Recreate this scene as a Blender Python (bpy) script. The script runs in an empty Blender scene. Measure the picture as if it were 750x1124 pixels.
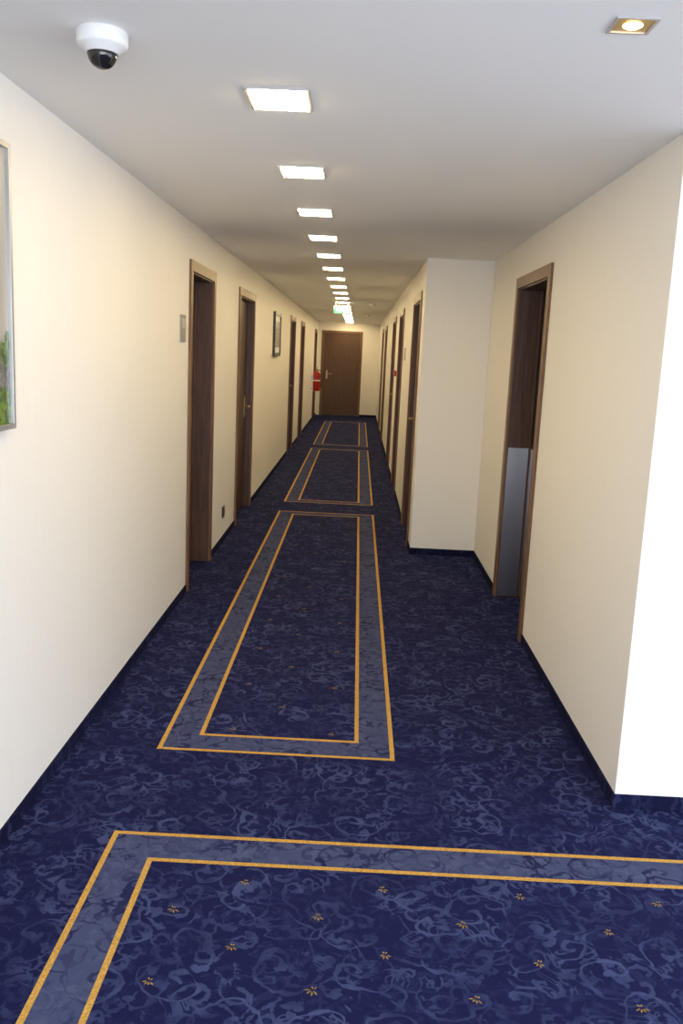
import bpy, bmesh, math, random
from mathutils import Vector, Matrix
random.seed(3)
scene = bpy.context.scene
scene.view_settings.view_transform = 'Standard'
scene.view_settings.exposure = 0.95

# ------------------------------------------------------------ node helpers
def new_mat(name):
    m = bpy.data.materials.new(name); m.use_nodes = True
    nt = m.node_tree; nt.nodes.clear()
    out = nt.nodes.new('ShaderNodeOutputMaterial')
    b = nt.nodes.new('ShaderNodeBsdfPrincipled')
    nt.links.new(b.outputs[0], out.inputs[0])
    return m, nt, b
def setin(nt, sock, v):
    if isinstance(v, bpy.types.NodeSocket): nt.links.new(v, sock)
    else: sock.default_value = v
def M(nt, op, a, b=0.0, c=0.0, clamp=False):
    n = nt.nodes.new('ShaderNodeMath'); n.operation = op; n.use_clamp = clamp
    setin(nt, n.inputs[0], a); setin(nt, n.inputs[1], b); setin(nt, n.inputs[2], c)
    return n.outputs[0]
def VM(nt, op, a, b=(0,0,0), scale=None):
    n = nt.nodes.new('ShaderNodeVectorMath'); n.operation = op
    setin(nt, n.inputs[0], a)
    if op == 'SCALE': setin(nt, n.inputs['Scale'], scale)
    else: setin(nt, n.inputs[1], b)
    return n.outputs[0]
def smooth(nt, v, a, b, lo=0.0, hi=1.0):
    n = nt.nodes.new('ShaderNodeMapRange'); n.interpolation_type = 'SMOOTHSTEP'
    setin(nt, n.inputs[0], v); n.inputs[1].default_value = a; n.inputs[2].default_value = b
    n.inputs[3].default_value = lo; n.inputs[4].default_value = hi
    return n.outputs[0]
def noise(nt, vec, scale, detail=2.0, rough=0.5, dist=0.0):
    n = nt.nodes.new('ShaderNodeTexNoise')
    setin(nt, n.inputs['Vector'], vec)
    n.inputs['Scale'].default_value = scale; n.inputs['Detail'].default_value = detail
    n.inputs['Roughness'].default_value = rough; n.inputs['Distortion'].default_value = dist
    return n
def mix(nt, f, a, b):
    n = nt.nodes.new('ShaderNodeMix'); n.data_type = 'RGBA'
    setin(nt, n.inputs[0], f)
    setin(nt, n.inputs[6], a if isinstance(a, bpy.types.NodeSocket) else (*a, 1))
    setin(nt, n.inputs[7], b if isinstance(b, bpy.types.NodeSocket) else (*b, 1))
    return n.outputs[2]
def objco(nt, scl=None):
    t = nt.nodes.new('ShaderNodeTexCoord')
    if scl is None: return t.outputs['Object']
    return VM(nt, 'MULTIPLY', t.outputs['Object'], scl)
def bump(nt, b, h, strength, dist):
    n = nt.nodes.new('ShaderNodeBump')
    n.inputs['Strength'].default_value = strength; n.inputs['Distance'].default_value = dist
    nt.links.new(h, n.inputs['Height']); nt.links.new(n.outputs[0], b.inputs['Normal'])

def plain(name, col, rough=0.5, metal=0.0, emit=0.0, var=0.06, spec=0.5, vs=20):
    m, nt, b = new_mat(name)
    n = noise(nt, objco(nt), vs, 3)
    c2 = tuple(c*(1-var) for c in col)
    nt.links.new(mix(nt, n.outputs[0], c2, col), b.inputs['Base Color'])
    b.inputs['Roughness'].default_value = rough; b.inputs['Metallic'].default_value = metal
    b.inputs['Specular IOR Level'].default_value = spec
    if emit:
        b.inputs['Emission Color'].default_value = (*col, 1)
        b.inputs['Emission Strength'].default_value = emit
    return m

def curls(nt, co, scale, off, turns, width):
    v = VM(nt, 'ADD', VM(nt, 'SCALE', co, scale=scale), off)
    nz = noise(nt, v, 1.6, 2).outputs['Color']
    v = VM(nt, 'ADD', v, VM(nt, 'SCALE', VM(nt, 'SUBTRACT', nz, (.5,.5,.5)), scale=0.45))
    vo = nt.nodes.new('ShaderNodeTexVoronoi'); vo.voronoi_dimensions = '2D'
    vo.inputs['Scale'].default_value = 1.0
    nt.links.new(v, vo.inputs['Vector'])
    loc = VM(nt, 'SUBTRACT', v, vo.outputs['Position'])
    sp = nt.nodes.new('ShaderNodeSeparateXYZ'); nt.links.new(loc, sp.inputs[0])
    sc = nt.nodes.new('ShaderNodeSeparateXYZ'); nt.links.new(vo.outputs['Color'], sc.inputs[0])
    ang = M(nt, 'DIVIDE', M(nt, 'ARCTAN2', sp.outputs[1], sp.outputs[0]), 2*math.pi)
    hand = M(nt, 'SUBTRACT', M(nt, 'MULTIPLY', M(nt, 'GREATER_THAN', sc.outputs[1], 0.5), 2.0), 1.0)
    r = vo.outputs['Distance']
    s = M(nt, 'ADD', M(nt, 'ADD', M(nt, 'MULTIPLY', ang, hand), M(nt, 'MULTIPLY', r, turns)), sc.outputs[0])
    s = M(nt, 'ABSOLUTE', M(nt, 'SUBTRACT', M(nt, 'FRACT', s), 0.5))
    s = M(nt, 'MULTIPLY', s, M(nt,'ADD', r, 0.15))
    wv = noise(nt, v, 3.0, 2).outputs[0]
    s = M(nt, 'SUBTRACT', s, M(nt,'MULTIPLY', smooth(nt, wv, .48, .66), width*1.9))
    line = smooth(nt, s, width*0.6, width*1.3, 1.0, 0.0)
    mask = smooth(nt, r, 0.46, 0.66, 1.0, 0.0)
    return M(nt, 'MULTIPLY', line, mask)

def carpet_mat(name, base, pat, pat2, gain=1.0):
    m, nt, b = new_mat(name)
    co = objco(nt)
    a = curls(nt, co, 5.5, (0,0,0), 2.2, 0.022)
    c = curls(nt, co, 9.5, (3.3,7.1,0), 1.8, 0.036)
    n = noise(nt, co, 8.0, 3, 0.55, 1.2).outputs[0]
    ln = smooth(nt, M(nt, 'ABSOLUTE', M(nt, 'SUBTRACT', n, 0.5)), 0.010, 0.034, 1.0, 0.0)
    brk = smooth(nt, noise(nt, co, 13.0, 2, 0.5, 0.5).outputs[0], 0.44, 0.54)
    ln = M(nt, 'MULTIPLY', ln, brk)
    p = M(nt, 'MAXIMUM', M(nt, 'MAXIMUM', a, M(nt,'MULTIPLY', c, 0.7)), M(nt,'MULTIPLY', ln, 0.85))
    fade = smooth(nt, noise(nt, co, 5.0, 3).outputs[0], 0.38, 0.62, 0.28, 1.0)
    p = M(nt, 'MULTIPLY', M(nt, 'MULTIPLY', p, fade), gain, clamp=True)
    blot = smooth(nt, noise(nt, co, 18.0, 4, 0.6, 1.2).outputs[0], 0.5, 0.62, 0.0, 0.6)
    col = mix(nt, blot, base, pat2)
    col = mix(nt, p, col, pat)
    fib = noise(nt, co, 420, 2).outputs[0]
    col = mix(nt, M(nt,'MULTIPLY', fib, 0.3), col, tuple(x*0.3 for x in base))
    nt.links.new(col, b.inputs['Base Color'])
    b.inputs['Roughness'].default_value = 0.95
    b.inputs['Specular IOR Level'].default_value = 0.08
    bump(nt, b, fib, 0.5, 0.003)
    return m
m_carpet = carpet_mat('carpet_navy', (.010,.0115,.058), (.058,.074,.180), (.023,.029,.100))
m_field  = carpet_mat('carpet_field', (.011,.0125,.062), (.060,.077,.188), (.024,.030,.104))
m_band   = carpet_mat('carpet_band', (.064,.077,.165), (.016,.019,.075), (.10,.115,.215), 1.3)

def gold(name, a, c):
    m, nt, b = new_mat(name)
    co = objco(nt); f = noise(nt, co, 160, 2).outputs[0]
    nt.links.new(mix(nt, smooth(nt, f, .3, .7), a, c), b.inputs['Base Color'])
    b.inputs['Roughness'].default_value = .9; b.inputs['Specular IOR Level'].default_value = .1
    return m
m_gold = gold('carpet_gold', (.40,.22,.045), (.62,.37,.09))
m_gold2 = gold('carpet_motif_gold', (.20,.13,.05), (.34,.23,.08))

def wall_mat(name, col):
    m, nt, b = new_mat(name)
    co = objco(nt, (60,60,9))
    n1 = noise(nt, co, 1.0, 3).outputs[0]
    n2 = noise(nt, objco(nt), 260, 2).outputs[0]
    nt.links.new(mix(nt, n1, tuple(c*.965 for c in col), col), b.inputs['Base Color'])
    b.inputs['Roughness'].default_value = .75; b.inputs['Specular IOR Level'].default_value = .25
    bump(nt, b, M(nt,'ADD', n1, n2), .25, .002)
    return m
m_wall = wall_mat('wallpaper_cream', (.88,.853,.80))
m_ceil = plain('ceiling_paint', (.89,.885,.875), .9, var=.03, spec=.1, vs=2)

def wood_mat(name, dark, light, rough=.4):
    m, nt, b = new_mat(name)
    co = objco(nt, (22,22,1.3))
    n = noise(nt, co, 2.2, 5, .6, .6).outputs[0]
    f2 = noise(nt, objco(nt, (150,150,5)), 2, 2).outputs[0]
    v = smooth(nt, M(nt,'ADD', M(nt,'MULTIPLY',n,.7), M(nt,'MULTIPLY',f2,.3)), .35, .65)
    nt.links.new(mix(nt, v, dark, light), b.inputs['Base Color'])
    b.inputs['Roughness'].default_value = rough
    bump(nt, b, v, .15, .001)
    return m
m_frame = wood_mat('walnut_frame', (.12,.056,.024), (.22,.115,.052))
m_jamb  = wood_mat('walnut_lining', (.050,.021,.012), (.105,.048,.028))
m_leaf  = wood_mat('walnut_door_leaf', (.045,.018,.010), (.080,.034,.019))
m_steel, nt, b = new_mat('brushed_steel')
nb = noise(nt, objco(nt, (8,8,420)), 2, 3).outputs[0]
nt.links.new(mix(nt, nb, (.34,.34,.37), (.50,.50,.54)), b.inputs['Base Color'])
b.inputs['Metallic'].default_value = 1.0; b.inputs['Roughness'].default_value = .3
b.inputs['Anisotropic'].default_value = .5
bump(nt, b, nb, .12, .001)
m_brass = plain('brass', (.55,.40,.18), .32, .95)
m_alu   = plain('aluminium', (.55,.55,.55), .35, .7)
m_white = plain('white_plastic', (.82,.82,.82), .4)
m_black = plain('black_plastic', (.012,.012,.014), .35)
m_dome  = plain('smoked_dome', (.015,.013,.014), .06)
m_red   = plain('red_enamel', (.40,.012,.010), .3)
m_grey  = plain('grey_plate', (.33,.32,.31), .45, .3)
m_skirt = carpet_mat('skirting_carpet', (.008,.009,.038), (.026,.032,.088), (.013,.016,.055))
m_green = plain('exit_green', (.12,.55,.28), .5, emit=.55)
m_signw = plain('exit_white', (.9,1,.93), .5, emit=1.0)
m_warm  = plain('lamp_diffuser', (1.0,.77,.42), .5, emit=35)
m_bulb  = plain('downlight_bulb', (1.0,.62,.25), .5, emit=9)
m_glass = plain('print_glass', (.35,.36,.34), .15)

# ------------------------------------------------------------ mesh builder
class B:
    def __init__(s, name):
        s.bm = bmesh.new(); s.name = name; s.mats = []
    def mi(s, m):
        if m not in s.mats: s.mats.append(m)
        return s.mats.index(m)
    def box(s, x0,x1,y0,y1,z0,z1, m):
        i = s.mi(m)
        x0,x1 = sorted((x0,x1)); y0,y1 = sorted((y0,y1)); z0,z1 = sorted((z0,z1))
        v = [s.bm.verts.new(p) for p in [(x0,y0,z0),(x1,y0,z0),(x1,y1,z0),(x0,y1,z0),(x0,y0,z1),(x1,y0,z1),(x1,y1,z1),(x0,y1,z1)]]
        for q in [(0,3,2,1),(4,5,6,7),(0,1,5,4),(1,2,6,5),(2,3,7,6),(3,0,4,7)]:
            f = s.bm.faces.new([v[k] for k in q]); f.material_index = i
    def quad(s, pts, m):
        f = s.bm.faces.new([s.bm.verts.new(p) for p in pts]); f.material_index = s.mi(m)
    def lathe(s, prof, c, m, axis='Z', seg=32, smooth=True):
        i = s.mi(m); rings = []
        for r, h in prof:
            ring = []
            if r < 1e-6:
                ring = [s.bm.verts.new(s._p(0,0,h,c,axis))]
            else:
                for k in range(seg):
                    a = 2*math.pi*k/seg
                    ring.append(s.bm.verts.new(s._p(r*math.cos(a), r*math.sin(a), h, c, axis)))
            rings.append(ring)
        for a, b_ in zip(rings[:-1], rings[1:]):
            for k in range(seg):
                l = (k+1) % seg
                if len(a)==1 and len(b_)==1: continue
                if len(a)==1: vs = [a[0], b_[k], b_[l]]
                elif len(b_)==1: vs = [a[k], b_[0], a[l]]
                else: vs = [a[k], b_[k], b_[l], a[l]]
                f = s.bm.faces.new(vs); f.material_index = i; f.smooth = smooth
    def _p(s,x,y,h,c,axis):
        if axis=='Z': return (c[0]+x, c[1]+y, c[2]+h)
        if axis=='X': return (c[0]+h, c[1]+x, c[2]+y)
        return (c[0]+x, c[1]+h, c[2]+y)
    def tube(s, pts, r, m, seg=10):
        i = s.mi(m); pts = [Vector(p) for p in pts]; rings = []
        for k, p in enumerate(pts):
            t = (pts[min(k+1,len(pts)-1)] - pts[max(k-1,0)]).normalized()
            u = t.cross(Vector((0,0,1)));
            if u.length < .1: u = t.cross(Vector((0,1,0)))
            u.normalize(); w = t.cross(u)
            rings.append([s.bm.verts.new(p + r*(math.cos(2*math.pi*j/seg)*u + math.sin(2*math.pi*j/seg)*w)) for j in range(seg)])
        for a,b_ in zip(rings[:-1], rings[1:]):
            for j in range(seg):
                l=(j+1)%seg
                f = s.bm.faces.new([a[j],a[l],b_[l],b_[j]]); f.material_index=i; f.smooth=True
        for e in (rings[0], rings[-1]):
            f = s.bm.faces.new(e); f.material_index=i
    def done(s, bevel=0, recalc=True):
        if recalc: bmesh.ops.recalc_face_normals(s.bm, faces=s.bm.faces)
        me = bpy.data.meshes.new(s.name); s.bm.to_mesh(me); s.bm.free()
        for m in s.mats: me.materials.append(m)
        o = bpy.data.objects.new(s.name, me); scene.collection.objects.link(o)
        if bevel:
            md = o.modifiers.new('bevel','BEVEL'); md.width = bevel; md.segments = 2; md.limit_method='ANGLE'
        return o

# ------------------------------------------------------------ dimensions
H = 2.35
XL = -1.075; XR = 1.015; XN = 0.49
YC = 2.995; YP = 7.02; YE = 22.6; YB = -2.6; XLOB = 4.2
T = 0.25; OH = 2.07; OW = .055

left_doors  = [(5.55,6.5),(7.80,8.95),(13.6,14.6),(16.0,17.0),(20.9,21.9)]
rightw_doors= [(4.85,5.90)]
rightn_doors= [(7.30,8.30),(10.1,11.1),(12.3,13.3),(16.2,17.2),(18.4,19.4)]

def wall_y(name, xw, s, y0, y1, doors):
    w = B(name); cur = y0
    for a, b_ in doors:
        a2, b2 = a+OW, b_-OW
        w.box(xw, xw+s*T, cur, a2, 0, H, m_wall)
        w.box(xw, xw+s*T, a2, b2, OH, H, m_wall)
        cur = b2
    w.box(xw, xw+s*T, cur, y1, 0, H, m_wall)
    return w
wall_y('wall_left', XL, -1, YB, YE, left_doors).done()
w = wall_y('wall_right', XR, 1, YC, YP, rightw_doors)
w.box(XR+T, XLOB, YC, YC+T, 0, H, m_wall)
w.done()
w = wall_y('wall_right_far', XN, 1, YP, YE, rightn_doors)
w.box(XN+T, XR+T, YP, YP+.2, 0, H, m_wall)
w.done()
w = B('wall_end')
dx0, dx1, dH = -.98, .06, 2.14
w.box(XL-T, dx0+.05, YE, YE+T, 0, H, m_wall)
w.box(dx1-.05, XN+T, YE, YE+T, 0, H, m_wall)
w.box(dx0+.05, dx1-.05, YE, YE+T, dH-.05, H, m_wall)
w.done()
wx0,wx1,wz0,wz1 = -.9,3.8,.4,2.15
w = B('wall_back')
w.box(XL-T, wx0, YB-T, YB, 0, H, m_wall); w.box(wx1, XLOB+T, YB-T, YB, 0, H, m_wall)
w.box(wx0, wx1, YB-T, YB, 0, wz0, m_wall); w.box(wx0, wx1, YB-T, YB, wz1, H, m_wall)
w.done()
vy0,vy1 = -2.2,2.6
w = B('wall_lobby')
w.box(XLOB, XLOB+T, YB, vy0, 0, H, m_wall); w.box(XLOB, XLOB+T, vy1, YC+T, 0, H, m_wall)
w.box(XLOB, XLOB+T, vy0, vy1, 0, wz0, m_wall); w.box(XLOB, XLOB+T, vy0, vy1, wz1, H, m_wall)
w.done()
w = B('added_window_1')  # unseen window behind camera, put in to go with the back fill lamp
xm = (wx0+wx1)/2
for a,b_,c,d in [(wx0,wx1,wz0,wz0+.05),(wx0,wx1,wz1-.05,wz1),(wx0,wx0+.05,wz0+.05,wz1-.05),(wx1-.05,wx1,wz0+.05,wz1-.05),(xm-.03,xm+.03,wz0+.05,wz1-.05)]:
    w.box(a,b_,YB-.15,YB-.08,c,d,m_white)
w.done()
w = B('added_window_2')  # unseen lobby window, put in to go with the side fill lamp
ym = (vy0+vy1)/2
for a,b_,c,d in [(vy0,vy1,wz0,wz0+.05),(vy0,vy1,wz1-.05,wz1),(vy0,vy0+.05,wz0+.05,wz1-.05),(vy1-.05,vy1,wz0+.05,wz1-.05),(ym-.03,ym+.03,wz0+.05,wz1-.05)]:
    w.box(XLOB+.08,XLOB+.15,a,b_,c,d,m_white)
w.done()
w = B('ceiling'); w.box(XL-T, XLOB+T, YB-T, YE+T, H, H+.12, m_ceil); w.done()

# ------------------------------------------------------------ carpet floor
fl = B('floor')
fl.box(XL-T, XLOB+T, YB-T, YE+T, -.1, 0, m_carpet)
g = .018; bw = .145
def motif(x, y):
    z = .0014
    base = random.uniform(-.3,.3)
    for k, a in enumerate([-160,-120,-80,-40, 60, 115]):
        a = math.radians(a)+base; L = (.022 if a<.4 else .014)*random.uniform(.75,1.1); wd=.0028
        c,s = math.cos(a), math.sin(a)
        px,py = x+c*L*.2, y+s*L*.2
        qx,qy = x+c*L, y+s*L
        mx,my = x+c*L*.6, y+s*L*.6
        fl.quad([(px,py,z),(mx+s*wd,my-c*wd,z),(qx,qy,z),(mx-s*wd,my+c*wd,z)], m_gold2)
def rect(x0,x1,y0,y1):
    def strip(a,b_,c,d,m,z): fl.quad([(a,c,z),(b_,c,z),(b_,d,z),(a,d,z)], m)
    ix0,ix1,iy0,iy1 = x0+bw,x1-bw,y0+bw,y1-bw
    strip(ix0,ix1,iy0,iy1,m_field,.0006)
    for a,b_,c,d in [(x0,x1,y0,iy0),(x0,x1,iy1,y1),(x0,ix0,iy0,iy1),(ix1,x1,iy0,iy1)]:
        strip(a,b_,c,d,m_band,.0006)
    for (p,q,r_,s_) in [(x0,x1,y0,y1),(ix0,ix1,iy0,iy1)]:
        strip(p-g/2,q+g/2,r_-g/2,r_+g/2,m_gold,.0014); strip(p-g/2,q+g/2,s_-g/2,s_+g/2,m_gold,.0014)
        strip(p-g/2,p+g/2,r_+g/2,s_-g/2,m_gold,.0014); strip(q-g/2,q+g/2,r_+g/2,s_-g/2,m_gold,.0014)
    wide = (x1-x0) > 2
    j = 0; y = iy1-.09
    while y > iy0+.05:
        x = (-.27 if j%2==0 else -.46)
        while x < ix1-.05:
            if x > ix0+.05: motif(x, y)
            x += .418
        y -= (.148 if wide else .26); j += 1
rect(-.73, 3.6, -1.6, 2.65)
rect(-.73, .21, 3.28, 8.67)
rect(-.73, .21, 9.26, 14.64)
rect(-.73, .21, 15.23, 20.61)
o = fl.done(recalc=False)

# ------------------------------------------------------------ skirting
SH = .052
def skirt_y(name, xw, s, y0, y1, doors):
    w = B(name); cur = y0
    for a,b_ in doors:
        w.box(xw, xw-s*.008, cur, a, 0, SH, m_skirt); cur = b_
    w.box(xw, xw-s*.008, cur, y1, 0, SH, m_skirt); return w
skirt_y('baseboard_left', XL, -1, YB, YE, left_doors).done()
w = skirt_y('baseboard_right', XR, 1, YC-.008, YP, rightw_doors)
w.box(XR, XLOB, YC-.008, YC, 0, SH, m_skirt); w.done()
w = skirt_y('baseboard_right_far', XN, 1, YP-.008, YE, rightn_doors)
w.box(XN, XR-.008, YP-.008, YP, 0, SH, m_skirt); w.done()
w = B('baseboard_end'); w.box(dx1, XN-.008, YE-.008, YE, 0, SH, m_skirt); w.done()

# ------------------------------------------------------------ doors
def lever(d, xf, s, y, z, dirn, mat):
    d.box(xf, xf-s*.008, y-.022, y+.022, z-.11, z+.09, mat)
    d.tube([(xf-s*.004,y,z),(xf-s*.05,y,z),(xf-s*.058,y+dirn*.012,z),(xf-s*.058,y+dirn*.12,z)], .009, mat)
    d.lathe([(0,0),(.010,0),(.010,-s*.014),(0,-s*.014)], (xf-s*.006,y,z-.075), mat, axis='X', seg=12)
n_door = [0]
def door(xw, s, a, b_, hand=1, recess=.13, steel=False, leafm=None):
    n_door[0] += 1
    d = B('door_%d' % n_door[0])
    leafm = leafm or m_leaf
    pr = .015
    zt = OH + OW
    d.box(xw, xw-s*pr, a, a+OW+.012, 0, zt, m_frame)
    d.box(xw, xw-s*pr, b_-OW-.012, b_, 0, zt, m_frame)
    d.box(xw, xw-s*pr, a+OW+.012, b_-OW-.012, OH-.012, zt, m_frame)
    a2, b2 = a+OW, b_-OW; t=.022
    d.box(xw, xw+s*.24, a2, a2+t, 0, OH, m_jamb)
    d.box(xw, xw+s*.24, b2-t, b2, 0, OH, m_jamb)
    d.box(xw, xw+s*.24, a2+t, b2-t, OH-t, OH, m_jamb)
    xs = xw+s*(recess+.0)
    d.box(xs, xs+s*.042, a2+t, b2-t, .006, OH-t, leafm)
    for y0,y1 in ((a2+t,a2+t+.012),(b2-t-.012,b2-t)):
        d.box(xs, xs-s*.012, y0, y1, 0, OH-t, m_jamb)
    yl = (b2-t-.07) if hand>0 else (a2+t+.07)
    lever(d, xs, s, yl, 1.03, -hand, m_brass)
    if steel:
        d.box(xw+s*.004, xw+s*recess, b2-t-.004, b2-t, .01, 1.03, m_steel)
        d.box(xs-s*.003, xs, a2+t+.02, b2-t-.02, .02, 1.03, m_steel)
    return d.done(bevel=.002)
for i,(a,b_) in enumerate(left_doors): door(XL, -1, a, b_, hand=[-1,1,1,-1,1][i], recess=[.13,.06,.08,.08,.08][i])
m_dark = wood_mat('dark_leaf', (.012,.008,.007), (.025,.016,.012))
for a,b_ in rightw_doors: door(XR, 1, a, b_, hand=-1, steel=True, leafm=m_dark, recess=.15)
for i,(a,b_) in enumerate(rightn_doors): door(XN, 1, a, b_, hand=[1,-1,1,-1,1][i], recess=.06)
n_door[0]+=1
d = B('door_%d'%n_door[0])
d.box(dx0,dx0+.06,YE-.015,YE,0,dH,m_frame); d.box(dx1-.06,dx1,YE-.015,YE,0,dH,m_frame)
d.box(dx0+.06,dx1-.06,YE-.015,YE,dH-.06,dH,m_frame)
d.box(dx0+.05,dx0+.07,YE,YE+.2,0,dH-.05,m_jamb); d.box(dx1-.07,dx1-.05,YE,YE+.2,0,dH-.05,m_jamb)
d.box(dx0+.07,dx1-.07,YE,YE+.2,dH-.07,dH-.05,m_jamb)
m_endleaf = wood_mat('walnut_end_leaf', (.070,.032,.015), (.115,.056,.027))
d.box(dx0+.07,dx1-.07,YE+.02,YE+.062,.006,dH-.07,m_endleaf)
hx = dx0+.16
d.box(hx-.022,hx+.022,YE+.012,YE+.02,.93,1.14,m_brass)
d.tube([(hx,YE+.015,1.06),(hx,YE-.03,1.06),(hx+.012,YE-.04,1.06),(hx+.13,YE-.04,1.06)],.01,m_brass)
d.done(bevel=.002)

# ------------------------------------------------------------ ceiling lamps
LX = -.28
for k in range(19):
    y = 2.83 + 1.075*k
    if y > YE-.3: break
    l = B('ceiling_light')
    hx_, hy_ = .086, .098; fw=.011
    z1, z0 = H, H-.006
    l.box(LX-hx_-fw, LX-hx_, y-hy_-fw, y+hy_+fw, z0, z1, m_alu); l.box(LX+hx_, LX+hx_+fw, y-hy_-fw, y+hy_+fw, z0, z1, m_alu)
    l.box(LX-hx_, LX+hx_, y-hy_-fw, y-hy_, z0, z1, m_alu); l.box(LX-hx_, LX+hx_, y+hy_, y+hy_+fw, z0, z1, m_alu)
    l.box(LX-hx_, LX+hx_, y-hy_, y+hy_, H-.009, H, m_warm)
    l.done()
def downlight(x, y):
    l = B('recessed_downlight'); q=.040; z0=H-.004
    fw=.008
    l.box(x-q-fw,x-q,y-q-fw,y+q+fw,z0,H,m_alu); l.box(x+q,x+q+fw,y-q-fw,y+q+fw,z0,H,m_alu)
    l.box(x-q,x+q,y-q-fw,y-q,z0,H,m_alu); l.box(x-q,x+q,y+q,y+q+fw,z0,H,m_alu)
    l.box(x-q,x+q,y-q,y+q,H-.002,H,m_brass)
    l.lathe([(0,-.006),(.016,-.006),(.022,-.003),(.022,-.0015)],(x,y,H),m_bulb,seg=24)
    l.done()
downlight(.575, 2.13); downlight(2.2, 2.13)

# ------------------------------------------------------------ dome camera
c = (-.670, 2.31, H)
q = .89
d = B('dome_security_camera')
S = lambda pr: [(r*q, h*q) for r,h in pr]
d.lathe(S([(0,0),(.066,0),(.070,-.004),(.070,-.034),(.066,-.042),(.052,-.047),(.046,-.058),(.042,-.060),(.040,-.056),(0,-.056)]), c, m_white, seg=48)
d.lathe(S([(.041,-.054)]+[(.041*math.cos(t), -.058-.041*math.sin(t)) for t in [i*math.pi/2/10 for i in range(10)]]+[(0,-.099)]), c, m_dome, seg=40)
d.done()

# ------------------------------------------------------------ large framed print, left wall
m_print, nt, b = new_mat('landscape_print')
co = objco(nt)
sp = nt.nodes.new('ShaderNodeSeparateXYZ'); nt.links.new(co, sp.inputs[0])
n1 = noise(nt, co, 14, 4, .65).outputs[0]
n2 = noise(nt, co, 45, 3, .7).outputs[0]
zz = M(nt,'ADD', sp.outputs[2], M(nt,'MULTIPLY', M(nt,'SUBTRACT', n1, .5), .16))
sky = mix(nt, smooth(nt, zz, 1.55, 2.1), (.42,.40,.355), (.36,.35,.325))
grn = mix(nt, smooth(nt, n2, .42, .6), (.03,.055,.008), (.15,.26,.03))
gry = mix(nt, smooth(nt, n2, .4, .6), (.10,.10,.10), (.22,.22,.21))
col = mix(nt, smooth(nt, zz, 1.575, 1.595), mix(nt, smooth(nt, zz, 1.43,1.46), grn, gry), sky)
col = mix(nt, smooth(nt, M(nt,'ABSOLUTE', M(nt,'SUBTRACT', zz, 1.555)), .035,.055), mix(nt, smooth(nt,n2,.45,.55),(.03,.055,.012),(.14,.22,.05)), col)
nt.links.new(col, b.inputs['Base Color']); b.inputs['Roughness'].default_value=.3
def picture(name, y0,y1,z0,z1,fm,pm,fw=.02,th=.03, mat=None):
    p = B(name)
    x0,x1 = XL, XL+th
    p.box(x0,x1,y0,y0+fw,z0,z1,fm); p.box(x0,x1,y1-fw,y1,z0,z1,fm)
    p.box(x0,x1,y0+fw,y1-fw,z0,z0+fw,fm); p.box(x0,x1,y0+fw,y1-fw,z1-fw,z1,fm)
    if mat:
        p.box(x0,x0+th*.5,y0+fw,y1-fw,z0+fw,z1-fw,m_white)
        k=.07
        p.box(x0+th*.5,x0+th*.55,y0+fw+k,y1-fw-k,z0+fw+k,z1-fw-k,pm)
    else:
        p.box(x0,x0+th*.6,y0+fw,y1-fw,z0+fw,z1-fw,pm)
    p.done(bevel=.001)
picture('landscape_picture', 1.35, 2.685, 1.325, 2.155, m_alu, m_print, fw=.016, th=.025)
picture('framed_picture', 10.9, 11.7, 1.52, 2.06, m_black, m_glass, fw=.04, th=.03, mat=True)

p = B('room_number_plate'); p.box(XL, XL+.008, 5.28, 5.42, 1.62, 1.78, m_grey); p.box(XL+.008, XL+.0095, 5.30,5.40,1.70,1.76,m_alu); p.done(bevel=.002)
p = B('wall_socket'); p.box(XL, XL+.01, 7.08, 7.17, .21, .30, m_black)
p.lathe([(.034,.010),(.034,.013),(.028,.013),(.026,.0105),(0,.0105)],(XL,7.125,.255),m_jamb,axis='X',seg=24); p.done()
for y in (9.5, 13.5):
    p = B('room_number_plate'); p.box(XN-.008, XN, y, y+.13, 1.55, 1.68, m_grey); p.box(XN-.0095, XN-.008, y+.02,y+.11,1.60,1.66,m_alu); p.done(bevel=.002)
p = B('fire_alarm_call_point'); p.box(XN-.03,XN,11.5,11.57,1.33,1.40,m_red); p.box(XN-.032,XN-.03,11.515,11.555,1.345,1.385,m_white); p.done(bevel=.004)

# fire extinguisher
ex, ey, ez = XL+.13, 20.0, .72
p = B('fire_extinguisher')
p.lathe([(0,0),(.07,0),(.078,.012),(.078,.36),(.070,.40),(.045,.43),(.022,.44),(.022,.46),(0,.46)], (ex,ey,ez), m_red, seg=32)
p.lathe([(0,.455),(.024,.455),(.024,.49),(0,.49)], (ex,ey,ez), m_brass, seg=20)
p.box(ex-.012,ex+.012,ey-.10,ey+.02,ez+.49,ez+.503,m_black)
p.box(ex-.012,ex+.012,ey-.09,ey+.02,ez+.52,ez+.533,m_black)
p.tube([(ex+.02,ey,ez+.47),(ex+.08,ey-.02,ez+.46),(ex+.115,ey-.03,ez+.38),(ex+.105,ey-.03,ez+.2),(ex+.095,ey-.03,ez+.08)],.011,m_black)
p.lathe([(.0785,.22),(.0790,.22),(.0790,.25),(.0785,.25)], (ex,ey,ez), m_white, seg=32)
p.box(XL,XL+.055,ey-.03,ey+.03,ez+.25,ez+.34,m_steel); p.box(XL,XL+.055,ey-.03,ey+.03,ez+.03,ez+.06,m_steel)
p.done()

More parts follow.
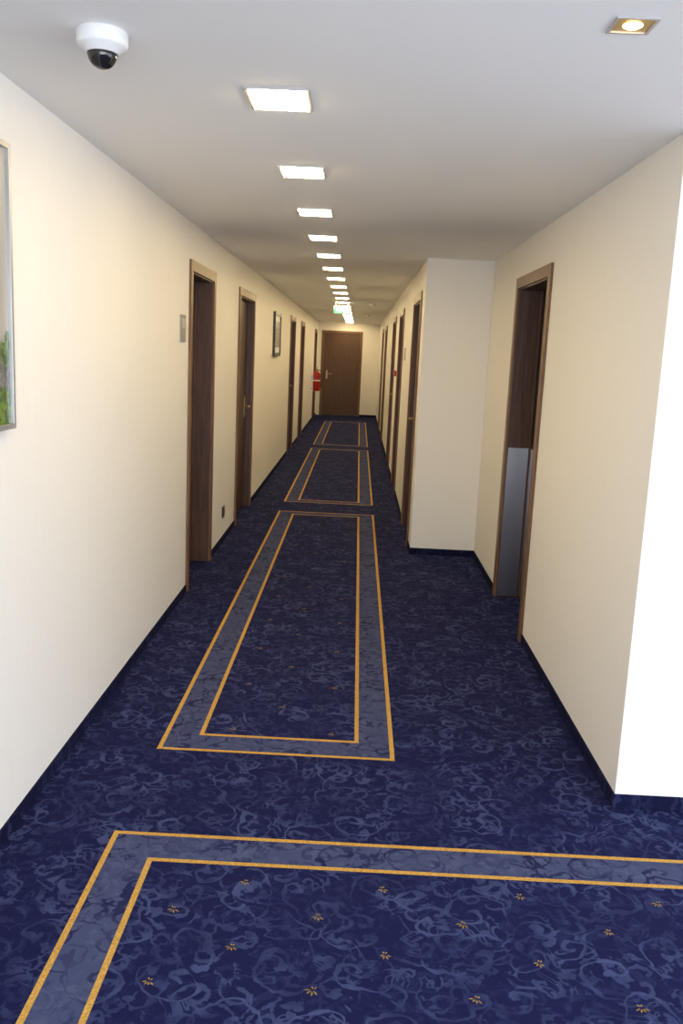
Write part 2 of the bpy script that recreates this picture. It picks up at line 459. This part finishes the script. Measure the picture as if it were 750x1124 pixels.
# exit sign + smoke detectors
p = B('exit_sign')
sx, sy = -.30, 13.6
p.tube([(sx-.1,sy,H),(sx-.1,sy,H-.05)],.006,m_white); p.tube([(sx+.1,sy,H),(sx+.1,sy,H-.05)],.006,m_white)
p.box(sx-.13,sx+.13,sy-.015,sy+.015,H-.17,H-.05,m_white)
p.box(sx-.12,sx+.12,sy-.018,sy-.015,H-.162,H-.058,m_green)
p.box(sx+.03,sx+.11,sy-.021,sy-.018,H-.155,H-.065,m_signw)
p.box(sx-.05,sx+.01,sy-.020,sy-.018,H-.116,H-.104,m_signw)
p.quad([(sx-.09,sy-.020,H-.11),(sx-.05,sy-.020,H-.14),(sx-.05,sy-.020,H-.08)],m_signw)
p.done()
for (x,y) in ((.16,13.6),(.12,8.0+9.5)):
    p = B('smoke_detector'); p.lathe([(0,0),(.055,0),(.055,-.018),(.045,-.03),(.02,-.045),(0,-.046)],(x,y,H),m_white,seg=28); p.done()

# ------------------------------------------------------------ added cool fill lamps, world
def area(name, loc, dirv, sx, sy, power, col):
    l = bpy.data.lights.new(name,'AREA'); l.shape='RECTANGLE'; l.size=sx; l.size_y=sy; l.energy=power; l.color=col
    o = bpy.data.objects.new(name,l); o.location=loc
    o.rotation_euler = Vector(dirv).to_track_quat('-Z','Y').to_euler(); scene.collection.objects.link(o); return o
area('added_fill_back', (xm, YB+.2, (wz0+wz1)/2), (0,1,.17), wx1-wx0-.1, 1.5, 108, (.86,.92,1.0))  # added fill lamp behind camera, tilted up to brighten the near ceiling
area('added_fill_side', (XLOB-.2, ym, (wz0+wz1)/2), (-1,.1,.12), vy1-vy0-.1, 1.5, 42, (.94,.96,1.0))  # added fill lamp in the lobby, brightens the near left wall
w = bpy.data.worlds.new('world'); scene.world = w; w.use_nodes = True
w.node_tree.nodes['Background'].inputs[0].default_value = (.6,.7,.9,1)
w.node_tree.nodes['Background'].inputs[1].default_value = .6

# ------------------------------------------------------------ camera
F = 959.0
Yc = Vector((20,174,-F)).normalized()
Zc = Vector((242,5258,F)).normalized()
Xc = Yc.cross(Zc).normalized(); Zc = Xc.cross(Yc).normalized()
R = Matrix((Xc, Yc, Zc))
cam = bpy.data.cameras.new('camera'); cam.sensor_fit='VERTICAL'; cam.sensor_height=36; cam.lens = F/1124*36
cam.clip_start=.05
co_ = bpy.data.objects.new('camera', cam); co_.matrix_world = Matrix.Translation((0,0,1.6)) @ R.to_4x4()
scene.collection.objects.link(co_); scene.camera = co_
